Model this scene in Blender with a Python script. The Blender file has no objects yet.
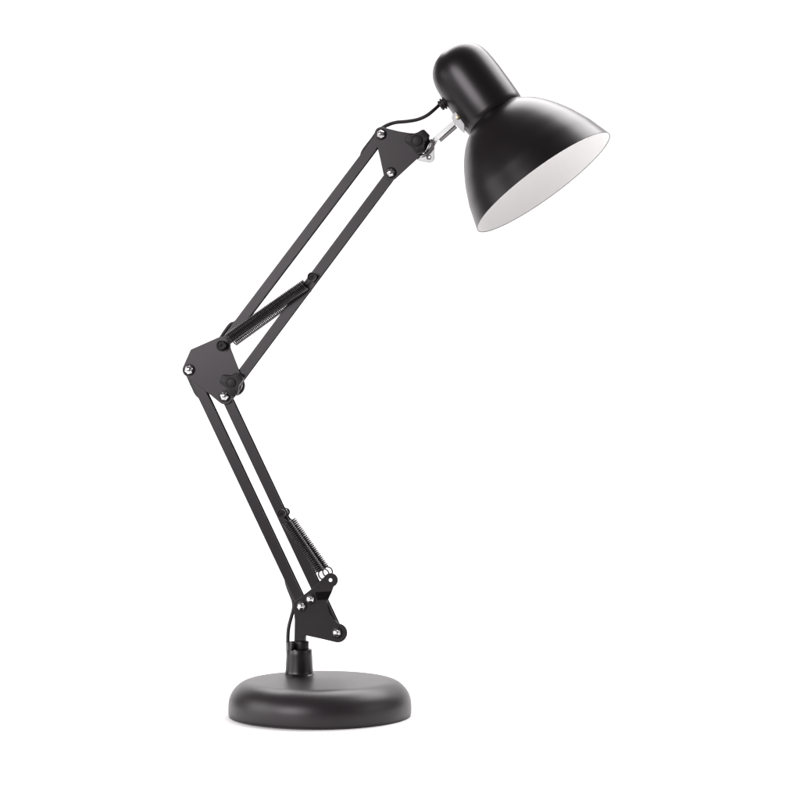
import bpy, bmesh, math, random
from mathutils import Vector, Matrix, Quaternion
random.seed(4)
S = bpy.context.scene
COL = S.collection

# ------------------------------------------------------------------ camera, world, lamps, exposure
CAM_Z = 0.3087
CAM_Y = -2.0
cd = bpy.data.cameras.new('camera'); cam = bpy.data.objects.new('camera', cd); COL.objects.link(cam)
cam.location = (0, CAM_Y, CAM_Z); cam.rotation_euler = (math.radians(90), 0, 0)
cd.sensor_width = 36; cd.lens = 90; cd.clip_start = 0.05; cd.clip_end = 60
S.camera = cam

w = bpy.data.worlds.new('World'); S.world = w; w.use_nodes = True
bg = w.node_tree.nodes['Background']; bg.inputs[0].default_value = (1, 0.88, 0.945, 1); bg.inputs[1].default_value = 0.17

def softbox(name, loc, target, sx, sy, power, spread=180, col=(1, 1, 1)):
    l = bpy.data.lights.new(name, 'AREA'); l.shape = 'RECTANGLE'; l.size = sx; l.size_y = sy
    l.energy = power; l.color = col; l.spread = math.radians(spread)
    o = bpy.data.objects.new(name, l); COL.objects.link(o)
    o.location = loc
    o.rotation_euler = (Vector(target) - Vector(loc)).to_track_quat('-Z', 'Y').to_euler()
    return o
softbox('overhead_softbox', (0.55, 1.40, 2.5), (0.25, 0.70, 0.0), 4.2, 1.9, 170, col=(1, 0.985, 0.99))
softbox('backdrop_fill', (-1.60, 0.85, 1.10), (-0.60, 1.65, 0.80), 0.6, 0.9, 6, 100)  # extra fill, added to lift the upper left of the sweep to white
softbox('rim_softbox', (1.30, 1.15, 1.30), (0.1, 0.0, 0.5), 0.75, 1.2, 2.5)
softbox('left_floor_fill', (-1.2, -0.30, 0.36), (-0.25, -0.12, 0.0), 0.9, 0.7, 1.3, 70)  # added fill: whitens the floor and washes out the base's shadow
softbox('right_floor_fill', (1.2, -0.40, 0.45), (0.2, -0.15, 0.0), 1.0, 0.6, 0.5, 80)  # weaker added fill for the floor on the other side
softbox('key_softbox', (-1.38, -1.90, 0.90), (-0.1, 0.0, 0.45), 1.25, 1.0, 33, col=(1, 0.965, 0.985))

vs = S.view_settings
vs.view_transform = 'Standard'; vs.look = 'None'; vs.gamma = 1; vs.exposure = 0; vs.use_curve_mapping = False
S.cycles.max_bounces = 10; S.cycles.diffuse_bounces = 5

# ------------------------------------------------------------------ materials
def mat(name, col, rough, metal=0.0, spec=0.5, bump=0.0, bscale=900, rvar=0.0, cvar=0.0, coat=0.0):
    m = bpy.data.materials.new(name); m.use_nodes = True
    nt = m.node_tree; p = nt.nodes['Principled BSDF']
    p.inputs['Base Color'].default_value = (*col, 1); p.inputs['Roughness'].default_value = rough
    p.inputs['Metallic'].default_value = metal; p.inputs['Specular IOR Level'].default_value = spec
    p.inputs['Coat Weight'].default_value = coat
    if not metal and col[0] < .1: p.inputs['Specular Tint'].default_value = (1, 0.96, 0.985, 1)
    tc = nt.nodes.new('ShaderNodeTexCoord')
    if bump:
        n = nt.nodes.new('ShaderNodeTexNoise'); n.inputs['Scale'].default_value = bscale; n.inputs['Detail'].default_value = 3
        b = nt.nodes.new('ShaderNodeBump'); b.inputs['Strength'].default_value = bump; b.inputs['Distance'].default_value = 0.0004
        nt.links.new(tc.outputs['Object'], n.inputs['Vector']); nt.links.new(n.outputs['Fac'], b.inputs['Height'])
        nt.links.new(b.outputs['Normal'], p.inputs['Normal'])
    if rvar:
        n2 = nt.nodes.new('ShaderNodeTexNoise'); n2.inputs['Scale'].default_value = 35; n2.inputs['Detail'].default_value = 5
        mr = nt.nodes.new('ShaderNodeMapRange')
        mr.inputs['To Min'].default_value = rough - rvar; mr.inputs['To Max'].default_value = rough + rvar
        nt.links.new(tc.outputs['Object'], n2.inputs['Vector']); nt.links.new(n2.outputs['Fac'], mr.inputs['Value'])
        nt.links.new(mr.outputs['Result'], p.inputs['Roughness'])
    if cvar:
        n3 = nt.nodes.new('ShaderNodeTexNoise'); n3.inputs['Scale'].default_value = 60; n3.inputs['Detail'].default_value = 6
        mx = nt.nodes.new('ShaderNodeMix'); mx.data_type = 'RGBA'
        mx.inputs[6].default_value = (*[c * (1 - cvar) for c in col], 1); mx.inputs[7].default_value = (*[min(1, c * (1 + cvar)) for c in col], 1)
        nt.links.new(tc.outputs['Object'], n3.inputs['Vector']); nt.links.new(n3.outputs['Fac'], mx.inputs[0])
        nt.links.new(mx.outputs[2], p.inputs['Base Color'])
    return m
M_PAINT = mat('satin_black_paint', (0.0058, 0.0042, 0.0053), 0.32, bump=0.10, rvar=0.03, cvar=0.12)
M_SHADE = mat('satin_black_shade_paint', (0.0062, 0.0048, 0.0057), 0.33, bump=0.05, rvar=0.02)
M_BASE = mat('powder_coated_black_base', (0.0120, 0.0096, 0.0110), 0.38, bump=0.16, bscale=1400, rvar=0.03, cvar=0.12)
M_PLASTIC = mat('black_plastic', (0.010, 0.009, 0.010), 0.5, spec=0.35, bump=0.12, bscale=1200)
M_BLACKSTEEL = mat('black_oxide_steel', (0.006, 0.0055, 0.006), 0.42, spec=0.3, rvar=0.04)
M_SPRING = mat('blackened_spring_wire', (0.006, 0.0055, 0.006), 0.26, rvar=0.03)
M_RUBBER = mat('black_rubber', (0.014, 0.013, 0.014), 0.5, bump=0.1)
M_CHROME = mat('chromed_steel', (0.80, 0.79, 0.79), 0.13, metal=1.0, rvar=0.03)
M_ZINC = mat('zinc_plated_steel', (0.47, 0.48, 0.475), 0.32, metal=1.0, rvar=0.05, bump=0.1)
M_LINKDARK = mat('link_metal_dark_reflection', (0.22, 0.22, 0.22), 0.4, metal=0.7, rvar=0.05)  # the link's bright metal with its dark reflection put into the colour
M_BRASS = mat('brass', (0.40, 0.36, 0.24), 0.35, metal=1.0)
M_ENAMEL = mat('white_enamel', (0.935, 0.928, 0.918), 0.45, bump=0.03, cvar=0.015)
M_SWEEP = mat('white_paper_sweep', (0.92, 0.92, 0.92), 0.85, spec=0.2, bump=0.05, bscale=300)

# ------------------------------------------------------------------ frames: the lamp's own plane is turned a few degrees
YAW = math.radians(-8)
ROOT = Vector(((299.3 - 400) / 1000, 0, 0))
RZ = Matrix.Rotation(YAW, 3, 'Z'); RZI = RZ.transposed()
CL = RZI @ (Vector((0, CAM_Y, CAM_Z)) - ROOT)
def dirw(u, v): return Vector(((u - 400) / 2000, 1, -(v - 400) / 2000))
def P(u, v, d=0.0):
    """point of the lamp's plane (offset d mm in depth) in the lamp's own coordinates"""
    D = RZI @ dirw(u, v); t = (d * 0.001 - CL.y) / D.y
    return CL + D * t

# ------------------------------------------------------------------ mesh helpers
def link(name, bm, material, parent, sharp=35, smooth=True):
    bmesh.ops.recalc_face_normals(bm, faces=bm.faces)
    xs = [v.co for v in bm.verts]
    c = (Vector((min(p.x for p in xs), min(p.y for p in xs), min(p.z for p in xs))) +
         Vector((max(p.x for p in xs), max(p.y for p in xs), max(p.z for p in xs)))) / 2
    for v in bm.verts: v.co -= c
    me = bpy.data.meshes.new(name); bm.to_mesh(me); bm.free()
    me.materials.append(material)
    if smooth:
        me.polygons.foreach_set('use_smooth', [True] * len(me.polygons))
        me.set_sharp_from_angle(angle=math.radians(sharp))
    o = bpy.data.objects.new(name, me); COL.objects.link(o)
    if parent is not None:
        o.parent = parent
        off = Vector((0, 0, 0))
        q = parent
        while q is not None and q.get('category') is None:
            off += q.location; q = q.parent
        o.location = c - off
    else: o.location = c
    return o

def arc(cu, cv, r, a0, a1, n=10):
    return [(cu + r * math.cos(math.radians(a0 + (a1 - a0) * i / n)), cv - r * math.sin(math.radians(a0 + (a1 - a0) * i / n))) for i in range(n + 1)]

def plate(bm, pts, d0, d1, bevel=0.35, holes=()):
    """pixel outline -> slab between depths d0 (front) and d1 (back), mm"""
    f = [P(u, v, d0) for u, v in pts]
    b2 = bmesh.new()
    dy = Vector((0, (d1 - d0) * 0.001, 0))
    if not holes:
        va = [b2.verts.new(p) for p in f]; vb = [b2.verts.new(p + dy) for p in f]
        n = len(f)
        b2.faces.new(va); b2.faces.new(vb[::-1])
        for i in range(n): b2.faces.new((va[i], vb[i], vb[(i + 1) % n], va[(i + 1) % n]))
    else:
        allr = [f] + [[P(u, v, d0) for u, v in h] for h in holes]
        es = []; rings = []
        for r in allr:
            vv = [b2.verts.new(p) for p in r]; rings.append(vv)
            for i in range(len(vv)): es.append(b2.edges.new((vv[i], vv[(i + 1) % len(vv)])))
        bmesh.ops.triangle_fill(b2, use_beauty=True, use_dissolve=False, edges=es)
        top = list(b2.faces)
        m = {}
        for vv in rings:
            for v in vv: m[v] = b2.verts.new(v.co + dy)
        for fc in top: b2.faces.new([m[v] for v in fc.verts][::-1])
        for vv in rings:
            for i in range(len(vv)):
                a, b = vv[i], vv[(i + 1) % len(vv)]
                b2.faces.new((a, m[a], m[b], b))
    bmesh.ops.recalc_face_normals(b2, faces=b2.faces)
    if bevel:
        es = [e for e in b2.edges if len(e.link_faces) == 2 and e.calc_face_angle(0) > 1.0 and abs((e.verts[0].co - e.verts[1].co).y) < 1e-6]
        bmesh.ops.bevel(b2, geom=es, offset=bevel * 0.001, segments=2, profile=0.5, affect='EDGES', clamp_overlap=True)
    me = bpy.data.meshes.new('tmp'); b2.to_mesh(me); b2.free(); bm.from_mesh(me); bpy.data.meshes.remove(me)

def lathe(bm, prof, origin, axis, n=64, ref=None, closed=False, a0=0.0, a1=2 * math.pi):
    """prof: (t, r) in metres along axis"""
    axis = Vector(axis).normalized()
    e1 = axis.orthogonal().normalized() if ref is None else (Vector(ref) - axis * Vector(ref).dot(axis)).normalized()
    e2 = axis.cross(e1)
    full = abs(a1 - a0 - 2 * math.pi) < 1e-6
    m = n if full else n + 1
    rings = []
    for t, r in prof:
        if r < 1e-7: rings.append([bm.verts.new(origin + axis * t)])
        else:
            rings.append([bm.verts.new(origin + axis * t + (e1 * math.cos(a0 + (a1 - a0) * k / n) + e2 * math.sin(a0 + (a1 - a0) * k / n)) * r) for k in range(m)])
    for i in range(len(rings) - 1 + (1 if closed else 0)):
        A, B = rings[i], rings[(i + 1) % len(rings)]
        for k in range(n if full else n):
            k2 = (k + 1) % m
            if len(A) == 1 and len(B) == 1: continue
            if len(A) == 1: bm.faces.new((A[0], B[k2], B[k]))
            elif len(B) == 1: bm.faces.new((A[k], A[k2], B[0]))
            else: bm.faces.new((A[k], A[k2], B[k2], B[k]))
    return rings

def catmull(pts, sub=8):
    out = []
    n = len(pts)
    for i in range(n - 1):
        p0, p1, p2, p3 = pts[max(0, i - 1)], pts[i], pts[i + 1], pts[min(n - 1, i + 2)]
        for k in range(sub):
            t = k / sub
            out.append(0.5 * ((2 * p1) + (p2 - p0) * t + (2 * p0 - 5 * p1 + 4 * p2 - p3) * t * t + (3 * p1 - p0 - 3 * p2 + p3) * t ** 3))
    out.append(pts[-1].copy())
    return out

def tube(bm, pts, r, n=8, cap=True):
    T = (pts[1] - pts[0]).normalized(); N = T.orthogonal().normalized()
    rings = []
    for i, p in enumerate(pts):
        T2 = (pts[min(i + 1, len(pts) - 1)] - pts[max(i - 1, 0)]).normalized()
        N = (T.rotation_difference(T2) @ N); N = (N - T2 * N.dot(T2)).normalized(); T = T2
        B = T.cross(N)
        rings.append([bm.verts.new(p + (N * math.cos(2 * math.pi * k / n) + B * math.sin(2 * math.pi * k / n)) * r) for k in range(n)])
    for a, b in zip(rings, rings[1:]):
        for k in range(n): bm.faces.new((a[k], a[(k + 1) % n], b[(k + 1) % n], b[k]))
    if cap: bm.faces.new(rings[0][::-1]); bm.faces.new(rings[-1])

def cyl(bm, c, axis, r, h, bev=0.0004, n=32, hexa=False):
    prof = [(0, 0), (0, r - bev), (bev * .3, r - bev * .3), (bev, r), (h - bev, r), (h - bev * .3, r - bev * .3), (h, r - bev), (h, 0)]
    lathe(bm, prof, c, axis, 6 if hexa else n)

# ------------------------------------------------------------------ the setting: one white sweep, floor rolling up into the wall
bm = bmesh.new()
prof = [(-0.478, -0.02), (-0.48, -0.004), (-0.473, 0.0)] + [(-0.4 + 0.25 * i, 0.0) for i in range(6)] + [(1.05, 0.0)]
R_ = 0.55; yb = 1.1
prof += [(yb + R_ * math.sin(math.radians(a)), R_ - R_ * math.cos(math.radians(a))) for a in range(6, 91, 6)]
prof += [(yb + R_, 0.75 + 0.3 * i) for i in range(3)]
cols = []
for ix in range(15):
    x = -1.9 + 3.8 * ix / 14
    cols.append([bm.verts.new((x, y, z)) for y, z in prof])
for a, b in zip(cols, cols[1:]):
    for k in range(len(prof) - 1): bm.faces.new((a[k], b[k], b[k + 1], a[k + 1]))
sw = link('backdrop', bm, M_SWEEP, None, sharp=60)
sw['kind'] = 'structure'; sw['label'] = 'seamless white floor and background behind the lamp'
if sw.data.polygons[len(sw.data.polygons) // 2].normal.z < 0: sw.data.flip_normals()

# ------------------------------------------------------------------ the lamp
lamp = bpy.data.objects.new('desk_lamp', None); COL.objects.link(lamp)
lamp.empty_display_size = 0.05
lamp.location = ROOT; lamp.rotation_euler = (0, 0, YAW)
lamp['label'] = 'black metal swing arm desk lamp with bell shade, springs and heavy round base'
lamp['category'] = 'desk lamp'
Z = Vector((0, 0, 1)); F = Vector((0, -1, 0)); mm = 0.001

# base
BC = RZI @ (Vector(((320 - 400) / 1000 * 0.98, -0.040, 0)) - ROOT)
h = 34.4
bp = [(1.2, 0), (1.2, 88.2), (1.5, 89.1), (2.2, 89.5), (3.4, 89.6), (8, 89.7), (13, 89.5), (17, 88.8), (21, 87.3), (24.5, 85.2), (27.8, 82.4), (30.4, 79.4), (32.4, 76), (33.6, 72.6), (34.15, 69.5), (34.38, 66), (34.45, 60), (34.5, 40), (34.5, 0)]
bm = bmesh.new(); lathe(bm, [(a * mm, b * mm) for a, b in bp], BC, Z, 192)
base = link('base', bm, M_BASE, lamp, 40)
bm = bmesh.new(); lathe(bm, [(0, 0), (0, 88.3 * mm), (0.3 * mm, 88.8 * mm), (1.5 * mm, 88.8 * mm), (1.5 * mm, 0)], BC, Z, 128)
link('base_pad', bm, M_RUBBER, base, 40)

# collar on the base with a raised half lip on the cord side
bm = bmesh.new()
z0 = 34.3
pr = [(z0, 16.2), (z0 + .7, 15.1), (z0 + 1.8, 14.3), (z0 + 4, 13.9), (z0 + 20, 13.0), (z0 + 24.4, 12.7), (z0 + 25.2, 12.3), (z0 + 25.5, 11.4), (z0 + 25.5, 9.6), (z0 + 20, 9.4), (z0 + 8, 9.4), (z0 + 8, 0)]
lathe(bm, [(a * mm, b * mm) for a, b in pr], Vector((0, 0, 0)), Z, 64)
collar = link('stem_collar', bm, M_PAINT, lamp, 40)
bm = bmesh.new()
pr = [(z0 + 25.2, 9.7), (z0 + 25.2, 12.55), (z0 + 31.5, 12.3), (z0 + 32.3, 11.9), (z0 + 32.4, 10.4), (z0 + 31.8, 9.9)]
lathe(bm, [(a * mm, b * mm) for a, b in pr], Vector((0, 0, 0)), Z, 24, ref=(-1, 0, 0), closed=True, a0=math.radians(-62), a1=math.radians(62))
bmesh.ops.holes_fill(bm, edges=[e for e in bm.edges if len(e.link_faces) == 1], sides=0)
link('cord_guide', bm, M_PAINT, collar, 40)
# stem with a nut
bm = bmesh.new()
cyl(bm, Vector((0.0015, 0, 0.042)), Z, 5.4 * mm, 37 * mm)
stem = link('stem', bm, M_BLACKSTEEL, lamp, 40)
bm = bmesh.new()
cyl(bm, Vector((0.0027, 0, 0.0585)), Z, 6.9 * mm, 9.2 * mm, bev=.0007, n=40)
link('stem_nut', bm, M_BLACKSTEEL, stem, 30)

# lower bracket: front and rear plate
def low_outline():
    p = [(294.2, 641), (294.6, 620), (293.6, 609)] + arc(301.3, 606.2, 8.0, 190, 125, 6)
    p += [(303.7, 594.8), (312, 588.4), (320, 582.3), (324, 585), (327.6, 594), (327.2, 603), (328.2, 609), (330.6, 615), (334.0, 619.8), (338.5, 623.2)]
    p += arc(337.6, 633, 9.6, 75, -95, 14)
    p += [(320, 638.6), (306.0, 635.6), (305.2, 637), (305.2, 641)]
    return p
bm = bmesh.new(); plate(bm, low_outline(), -6.6, -5.0)
lowb = link('base_bracket', bm, M_PAINT, lamp, 40, False)
bm = bmesh.new(); plate(bm, low_outline(), 4.9, 6.5)
link('rear_plate', bm, M_PAINT, lowb, 40, False)
bm = bmesh.new()   # web joining both plates over the stem
plate(bm, [(294.8, 641.5), (295.0, 633), (304.6, 635.6), (304.8, 641.5)], -4.9, 4.8, .3)
link('bracket_web', bm, M_PAINT, lowb, 40, False)
# spring lug: tab bent outwards from the plate, with an eye at its end
def lug(sgn):
    eye = (330.6, 580.2)
    d0, d1 = (-12.4, -10.9) if sgn < 0 else (10.9, 12.4)
    out = [(312.6, 588.4)] + arc(eye[0], eye[1], 7.2, 125, -48, 14) + [(333.6, 586.6), (331.9, 591.6), (315.0, 592.4)]
    bm = bmesh.new(); plate(bm, out, d0, d1, .3, holes=[arc(eye[0] - .2, eye[1] - .1, 1.8, 0, 330, 11)])
    o0, o1 = (d0, -6.65) if sgn < 0 else (d1, 6.55)
    A = [P(315.0, 592.3, o0), P(331.9, 591.5, o0), P(328.2, 599.6, o1), P(317.6, 600.2, o1)]
    k = Vector((0, 1.6 * mm * -sgn, 0))
    va = [bm.verts.new(p) for p in A]; vb = [bm.verts.new(p + k) for p in A]
    bm.faces.new(va); bm.faces.new(vb[::-1])
    for q in range(4): bm.faces.new((va[q], vb[q], vb[(q + 1) % 4], va[(q + 1) % 4]))
    return bm
link('spring_lug', lug(-1), M_PAINT, lowb, 40, False)
link('spring_lug', lug(1), M_PAINT, lowb, 40, False)

# arm bars: folded U channels, web to the front
def bar(a, b, wpx, depth=8.8, ext=4.5):
    A = P(*a, -4.1); B = P(*b, -4.1)
    L = (B - A).normalized(); A -= L * ext * mm; B += L * ext * mm
    W = L.cross(Vector((0, 1, 0))).normalized()
    if W.x < 0: W = -W
    hw = wpx / 2; t = 1.1; r = 1.0
    sec = []
    def corner(cx, cy, r, a0, a1, n=4):
        return [(cx + r * math.cos(math.radians(a0 + (a1 - a0) * i / n)), cy + r * math.sin(math.radians(a0 + (a1 - a0) * i / n))) for i in range(n + 1)]
    sec += corner(-hw + r, depth - r, r, 90, 180) + corner(-hw + r, r, r, 180, 270) + corner(hw - .3, .3, .3, 270, 360, 2)
    sec += [(hw, t), (-hw + t, t), (-hw + t, depth - .5), (hw, depth - .5), (hw, depth)]
    bm = bmesh.new(); rings = []
    for Q in (A, B):
        rings.append([bm.verts.new(Q + W * x * mm + Vector((0, y * mm, 0))) for x, y in sec])
    n = len(sec)
    for i in range(n): bm.faces.new((rings[0][i], rings[0][(i + 1) % n], rings[1][(i + 1) % n], rings[1][i]))
    bm.faces.new(rings[0]); bm.faces.new(rings[1][::-1])
    return bm
LL0, LL1 = (190.3, 369.8), (302.0, 606.2)
LR0, LR1 = (225.2, 396.2), (336.9, 632.9)
UL0, UL1 = (222.0, 345.0), (381.4, 134.3)
UR0, UR1 = (234.6, 383.0), (391.4, 172.7)
for a, b, wd in ((LL0, LL1, 10.2), (LR0, LR1, 9.9), (UL0, UL1, 9.4), (UR0, UR1, 9.8)):
    link('arm_bar', bar(a, b, wd), M_PAINT, lamp, 40, False)

# elbow plates
def elbow_outline():
    p = [(190.6, 349.6)] + arc(189.6, 369.8, 7.3, 165, 235, 8)
    p += [(211.0, 395.4)] + arc(224.8, 396.2, 8.2, 237, 330, 10)
    p += [(240.5, 390), (241.5, 379), (239.6, 371.5), (231.0, 349.3)]
    p += arc(221.3, 345, 8.2, 5, 112, 9)
    return p
bm = bmesh.new(); plate(bm, elbow_outline(), -6.2, -4.6)
elbow = link('elbow_bracket', bm, M_PAINT, lamp, 40, False)
bm = bmesh.new(); plate(bm, elbow_outline(), 4.8, 6.3)
link('rear_plate', bm, M_PAINT, elbow, 40, False)
# top bracket
def top_outline():
    p = arc(381.2, 133.4, 6.6, 200, 75, 9)
    p += [(388.8, 128.8), (399, 131.2), (410, 133.0), (420, 133.4), (428, 134.5), (430, 141), (426, 150), (418.0, 158.0)]
    p += arc(390.9, 172.7, 7.6, -42, -170, 10)
    p += [(379.5, 156), (375.4, 139)]
    return p
bm = bmesh.new(); plate(bm, top_outline(), -6.2, -4.6)
topb = link('head_bracket', bm, M_PAINT, lamp, 40, False)
bm = bmesh.new(); plate(bm, top_outline(), 4.8, 6.3)
link('rear_plate', bm, M_PAINT, topb, 40, False)

# pivot bolts: black washer, chromed hexagon with a domed cap
def bolt(u, v, d, parent, r=4.2, turn=0.2):
    c = P(u, v, d)
    bm = bmesh.new(); cyl(bm, c, F, (r + 1.35) * mm, 1.1 * mm, .0003)
    ws = link('washer', bm, M_BLACKSTEEL, parent, 40)
    bm = bmesh.new()
    c2 = c + F * 1.05 * mm
    ref = Vector((math.cos(turn), 0, math.sin(turn)))
    lathe(bm, [(0, 0), (0, r * mm), (1.5 * mm, r * mm), (2.0 * mm, (r - .5) * mm), (2.0 * mm, 0)], c2, F, 6, ref=ref)
    pr = [(2.0 * mm, (r - .9) * mm)] + [((2.1 + 1.9 * math.sin(math.radians(a))) * mm, (r - 1.1) * math.cos(math.radians(a)) * mm) for a in range(0, 90, 12)] + [(4.0 * mm, 0)]
    lathe(bm, pr, c2, F, 28)
    link('bolt', bm, M_CHROME, parent, 30)
    # nut on the far side
    bm = bmesh.new(); cr = P(u, v, d); cr.y = abs(d) * mm - .2 * mm
    lathe(bm, [(0, 0), (0, 4 * mm), (2.6 * mm, 4 * mm), (3 * mm, 3.5 * mm), (3 * mm, 0)], cr, -F, 6)
    link('nut', bm, M_BLACKSTEEL, parent, 30)
bolt(301.4, 606.2, -6.7, lowb, 4.1, .1)
bolt(310.4, 599.1, -6.7, lowb, 4.0, .4)
bolt(337.0, 632.8, -6.7, lowb, 4.2, .7)
bolt(189.4, 369.8, -6.3, elbow, 4.5, .3)
bolt(224.7, 396.1, -6.3, elbow, 4.5, .9)
bolt(381.0, 134.3, -6.3, topb, 4.2, .5)
bolt(390.9, 172.7, -6.3, topb, 4.2, .2)

# three lobed tightening knobs
def knob(u, v, d, start, parent, rr=12.6, disc=4.4):
    c = P(u, v, d)
    N = 96
    pts = []
    for i in range(N):
        a = 2 * math.pi * i / N
        dl = (a - math.radians(start) + math.pi / 3) % (2 * math.pi / 3) - math.pi / 3
        k = (math.cos(3 * dl) + 1) / 2
        rad = min(7.9 + (rr - 6.6) * k ** 1.15, (rr - .4) / max(.5, math.cos(dl)))
        pts.append((rad, a))
    bm = bmesh.new()
    rings = []
    lay = [(0.0, .96), (0.8, 1.0), (6.2, 1.0), (7.0, .97), (7.4, .90)]
    for y, s in lay:
        rings.append([bm.verts.new(c + F * y * mm + Vector((math.cos(a), 0, math.sin(a))) * r * s * mm) for r, a in pts])
    for A, B in zip(rings, rings[1:]):
        for i in range(N): bm.faces.new((A[i], A[(i + 1) % N], B[(i + 1) % N], B[i]))
    bm.faces.new(rings[0])
    top = [bm.verts.new(c + F * 7.4 * mm + Vector((math.cos(a), 0, math.sin(a))) * (disc + .5) * mm) for r, a in pts]
    low = [bm.verts.new(c + F * 6.6 * mm + Vector((math.cos(a), 0, math.sin(a))) * (disc + .45) * mm) for r, a in pts]
    for A, B in ((rings[-1], top), (top, low)):
        for i in range(N): bm.faces.new((A[i], A[(i + 1) % N], B[(i + 1) % N], B[i]))
    bm.faces.new(low[::-1])
    kn = link('knob', bm, M_PLASTIC, parent, 30)
    bm = bmesh.new(); cyl(bm, c + F * 6.5 * mm, F, disc * mm, 1.5 * mm, .0004)
    link('knob_cap', bm, M_PLASTIC, kn, 30)
knob(233.1, 383.0, -7.2, 38, elbow)
knob(418.4, 141.6, -7.2, 43, topb, 12.8, 5.2)
# chromed lock washer and black nut on the rear side of the elbow knob
bm = bmesh.new(); cyl(bm, P(232.6, 384.0, 4.3), -F, 10.2 * mm, 1.6 * mm, .0004, 48)
# (stands between bar and rear plate rim)
link('lock_washer', bm, M_CHROME, elbow, 30)
bm = bmesh.new(); cyl(bm, P(234.2, 385.6, 6.2), -F, 10.4 * mm, 5 * mm, .001, 48)
link('rear_nut', bm, M_PLASTIC, elbow, 30)
bm = bmesh.new(); cyl(bm, P(418.4, 141.6, 7.0), -F, 9.5 * mm, 4 * mm, .001, 48)
link('rear_nut', bm, M_PLASTIC, topb, 30)

# spring pins
def pin(u, v, parent, d=-16.0, r=4.4, back=17.0):
    c = P(u, v, d)
    bm = bmesh.new()
    cyl(bm, c, -F, 1.9 * mm, (back - d) * mm, .0003, 20)
    lathe(bm, [(0, 0), (0.0, (r - 1.6) * mm), (-.9 * mm, (r - 1.2) * mm), (-1.0 * mm, (r - .6) * mm), (-.7 * mm, (r - .15) * mm), (-.1 * mm, r * mm), (1.6 * mm, r * mm), (2.0 * mm, (r - .4) * mm), (2.0 * mm, 0)], c, -F, 36)
    cb = c + Vector((0, (back - d) * mm, 0))
    cyl(bm, cb, -F, 2.5 * mm, 1.4 * mm, .0004, 24)
    return link('spring_pin', bm, M_BLACKSTEEL, parent, 30)
pin(311.7, 276.6, lamp, -14.2, 4.4)
pin(221.2, 345.0, lamp, -14.2, 4.6)
pin(281.2, 513.8, lamp, -13.6, 4.4)
bm = bmesh.new()     # black spacer ring below the elbow pin head
cyl(bm, P(221.6, 345.6, -7.0), F, 5.5 * mm, 1.2 * mm, .0003); link('washer', bm, M_BLACKSTEEL, elbow, 30)

# springs
def spring(a, b, d, rc, wire, pitch, pa, pb, phase=0.0, lugend=0):
    """coil from pixel a to pixel b at depth d; hooks on to the pins pa and pb"""
    A = P(*a, d); B = P(*b, d); L = (B - A).length; T = (B - A).normalized()
    N = T.orthogonal().normalized(); Bn = T.cross(N)
    turns = L / (pitch * mm); seg = 18; n = int(turns * seg)
    pts = []
    for i in range(n + 1):
        t = i / n; an = phase + 2 * math.pi * turns * t
        pts.append(A + T * L * t + (N * math.cos(an) + Bn * math.sin(an)) * rc * mm)
    def hook(end, pinpt, direc, rev):
        # full eye round the pin, its plane across the coil
        PP = P(*pinpt, d)
        mid = (end + PP) / 2
        rad = max((PP - end).length / 2 * .80, 1.8 * mm)
        ctr = end + (PP - end).normalized() * (rad - wire * .3 * mm)
        if rev: rad = min((PP - end).length, 4.9 * mm); ctr = PP
        if rev: rad = min((PP - end).length * .6, 3.6 * mm)
        D = (PP - end).normalized(); U = D.cross(Vector((0, 1, 0))).normalized()
        q = [end.copy()] if rev else []
        for k in range(25):
            an = math.radians(160 + 400 * k / 24 * .88)
            q.append(ctr + (D * math.cos(an) + U * math.sin(an)) * rad + Vector((0, (k - 12) * wire * mm * .07, 0)))
        return q
    bm = bmesh.new()
    tube(bm, pts, wire / 2 * mm, 7)
    tube(bm, hook(A, pa, -T, 1), wire / 2 * mm, 7)
    tube(bm, hook(B, pb, T, lugend == 0), wire / 2 * mm, 7)
    return link('spring', bm, M_SPRING, lamp, 60)
spring((228.5, 338.6), (305.5, 284.2), -10.6, 5.1, 1.45, 1.85, (221.2, 345.0), (311.7, 276.6))
spring((233.5, 341.3), (308.5, 287.0), 10.6, 5.1, 1.45, 1.85, (224.5, 345.0), (315.0, 277.5), 1.0)
spring((286.8, 522.0), (320.2, 571.2), -9.8, 4.0, 1.6, 2.05, (281.2, 513.8), (330.0, 579.6), 0, 1)
spring((291.5, 520.0), (325.2, 568.4), 9.8, 4.0, 1.6, 2.05, (286.0, 512.0), (332.0, 578.0), 1.0, 1)

# ------------------------------------------------------------------ head: cap, shade, enamelled inside
uo, vo = 543.6, 182.9
fw = dirw(uo, vo).normalized(); rt = fw.cross(Vector((0, 0, 1))).normalized(); upv = rt.cross(fw)
phi = math.radians(11.2)
back = RZI @ ((rt * -0.586 + upv * 0.809) * math.cos(phi) + fw * math.sin(phi))
tneck = 100 * mm
d_open = -(back.y * tneck) * 1000 + 9
HO = P(uo, vo, d_open)
sc = (RZ @ HO + ROOT - Vector((0, CAM_Y, CAM_Z))).y / 2.0
cf = math.cos(phi)
def hp(lst, dr=0.0): return [(t / cf * sc * mm, max(0.0, r + dr) * sc * mm) for t, r in lst]
dome = [(0, 81.3), (3, 80.4), (6, 79.5), (10.5, 78.1), (14.6, 76.8), (19, 75.5), (23.3, 74.1), (29.7, 71.3), (35, 68.9), (39.4, 66.9), (44, 64.5), (48.5, 61.9), (54, 58.6), (59, 55.3), (64, 51.6), (68, 48.3), (72, 44.5), (75, 41.3), (77.5, 38.1), (79.6, 35.0), (81.2, 32.8), (82.6, 31.6)]
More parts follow.
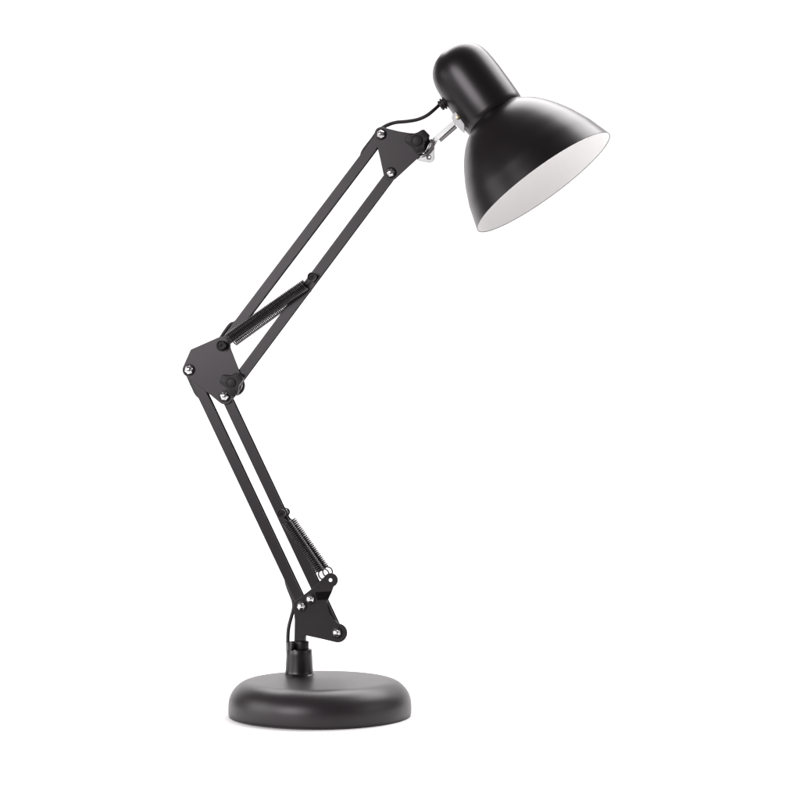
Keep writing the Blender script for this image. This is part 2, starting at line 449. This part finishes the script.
cap = [(82.4, 30.0), (82.6, 31.7), (84, 32.5), (88, 32.9), (100, 33.1), (120, 33.1), (132, 32.6), (139, 32.0), (145, 30.8), (150, 28.9), (154.5, 26.2), (158.2, 22.8), (161.2, 18.6), (163.3, 14.0), (164.7, 9.0), (165.3, 4.5), (165.5, 0)]
bm = bmesh.new()
outer = hp(dome); inner = hp(dome, -0.9)[::-1]
lathe(bm, [(.0004, outer[0][1] - .0010), (-.0001, outer[0][1] - .0009), (-.0003, outer[0][1] - .0005), (-.0002, outer[0][1] - .0001)] + outer + [inner[0]], HO, back, 160)
shade = link('lamp_shade', bm, M_SHADE, lamp, 40)
bm = bmesh.new()
inn = [(.0000, outer[0][1] - .0007), (.0000, outer[0][1] - .0009)] + [(t, r - .0009 * sc) for t, r in outer[1:]]
inn += [(inn[-1][0] + .0005, 0.0)]
lathe(bm, inn, HO, back, 160)
link('inner_reflector', bm, M_ENAMEL, shade, 40)
bm = bmesh.new(); lathe(bm, hp(cap), HO, back, 128)
lcap = link('shade_cap', bm, M_SHADE, lamp, 50)

# grommet where the cord enters the cap
def head_pt(t, side, away=0.0):
    """point by distance t behind the opening and signed distance to the left of the axis, seen side on"""
    left = back.cross(RZI @ fw).normalized()
    if (RZ @ left).x > 0: left = -left
    return HO + back * (t / cf * sc * mm) + left * side * sc * mm + (RZI @ fw) * away * mm, left
g0, left = head_pt(124.5, 31.0)
bm = bmesh.new()
gp = [(0, 0), (0, 6.2), (1.6, 6.2), (1.9, 4.8), (2.6, 4.8), (2.9, 6.3), (4.6, 6.3), (4.9, 4.8), (5.6, 4.8), (5.9, 5.6), (7.6, 5.2), (8.2, 3.6), (8.2, 0)]
lathe(bm, [(a * mm, b * mm) for a, b in gp], g0, left, 20)
link('cord_grommet', bm, M_RUBBER, lcap, 30)
gout = g0 + left * 7.8 * mm

# zinc ear on the cap with brass rivet, link rod, swivel plate
bm = bmesh.new()
plate(bm, arc(457.6, 118.0, 6.2, 165, 10, 12) + [(464.6, 124), (464.4, 133.2), (461.6, 131.2), (456.5, 125.6), (451.7, 119)], -5.2, -3.8, .3)
ear = link('head_ear', bm, M_ZINC, lamp, 40, False)
bm = bmesh.new()
plate(bm, arc(457.6, 118.0, 6.2, 165, 10, 12) + [(464.6, 124), (464.4, 133.2), (461.6, 131.2), (456.5, 125.6), (451.7, 119)], 3.8, 5.2, .3)
link('rear_ear', bm, M_ZINC, ear, 40, False)
bm = bmesh.new(); cyl(bm, P(458.0, 117.4, -5.1), F, 2.3 * mm, 1.2 * mm, .0004, 20); cyl(bm, P(458.0, 117.4, -4.5), -F, 1.3 * mm, 9 * mm, .0002, 16)
link('rivet', bm, M_BRASS, ear, 30)
bm = bmesh.new()
Fr = [P(431.6, 140.4, -2.2), P(433.2, 137.6, -2.2), P(453.0, 120.6, -2.9), P(456.0, 124.0, -2.9), P(438.0, 140.4, -2.3), P(434.6, 143.2, -2.2)]
va = [bm.verts.new(p) for p in Fr]; vb = [bm.verts.new(p + Vector((.0002, .0018, 0))) for p in Fr]
bm.faces.new(va); bm.faces.new(vb[::-1])
for i in range(6): bm.faces.new((va[i], vb[i], vb[(i + 1) % 6], va[(i + 1) % 6]))
bmesh.ops.bevel(bm, geom=list(bm.edges), offset=.0003, segments=2, profile=.5, affect='EDGES', clamp_overlap=True)
rod = link('link_rod', bm, M_ZINC, lamp, 40, False)
bm = bmesh.new()
plate(bm, [(438.4, 138.6), (454.4, 124.4), (457.2, 127.6), (440.6, 142.0)], -.9, 2.2, .5)
link('link_dark_face', bm, M_LINKDARK, rod, 40, False)  # second strip of the link bar, painted darker for its dark-reflecting face
bm = bmesh.new()
plate(bm, [(430.6, 138.4), (434.8, 141.0), (437.4, 141.4), (434.4, 146.0), (434.3, 157.5)] + arc(429.0, 157.3, 5.4, -5, -80, 8) + [(419.5, 161.0), (415.8, 158.6), (416.4, 155.4), (424, 153.5), (428, 147.5)], -4.2, -2.6, .4)
sp = link('swivel_plate', bm, M_ZINC, lamp, 40, False)
bm = bmesh.new(); c = P(428.6, 157.3, -4.1)
lathe(bm, [(0, 2.6 * mm), (.9 * mm, 2.4 * mm), (1.1 * mm, 2.0 * mm), (.7 * mm, 1.2 * mm), (.7 * mm, 0)], c, F, 24)
link('rivet', bm, M_ZINC, sp, 30)
bm = bmesh.new()     # curved collar of the swivel round the knob's foot
pts = [P(u, v, -7.5) for u, v in arc(418.6, 141.8, 14.0, 8, -84, 16)]
tube(bm, pts, 1.0 * mm, 8)
link('swivel_ring', bm, M_CHROME, sp, 40)

# ------------------------------------------------------------------ cord, runs in the left-hand channels
cp = [P(288.0, 668, 0), P(288.0, 655, 0), P(287.9, 643, 0), P(288.0, 634, 0), P(289.0, 626, 0), P(291.3, 617, 0), P(293.4, 609, 0), P(293.4, 602, 1),
      P(291.4, 596, 2), P(289.0, 590.0, 2), P(286.9, 584, 2), P(283.9, 573, 1), P(270, 541, .5), P(240, 477.8, .5), P(212, 418.5, .5), P(203.0, 400.8, .5), P(197.0, 394.5, 1.5), P(193.6, 388.0, 2), P(190.4, 381.0, 2), P(188.2, 374.0, 1.5),
      P(191, 364, 0), P(200, 354, 0), P(211, 346, 0), P(219.6, 339.4, 1.5), P(224.5, 332.2, 2), P(230.6, 324.4, 2), P(235.2, 322.6, 1), P(243, 315.5, .5), P(262, 292.2, .5), P(300, 241.9, .5), P(340, 189.1, .5),
      P(358.5, 164.4, .5), P(362.6, 152.6, 2), P(366.8, 146.2, 2), P(372.2, 139.4, 1.5), P(377.0, 132.6, 0), P(382, 128.2, 0), P(388, 124.8, 0), P(396, 122.4, 0), P(407, 121.4, 0), P(418, 119.4, 0), P(427.0, 115.4, 0), P(434, 109.8, 2)]
gd = g0.y * 1000
cp += [P(439.6, 104.4, gd - 1), P(443.5, 100.8, gd - .5), P(447, 98.5, gd)]
bm = bmesh.new(); tube(bm, catmull(cp, 6), 1.85 * mm, 12)
link('power_cord', bm, M_RUBBER, lamp, 60)
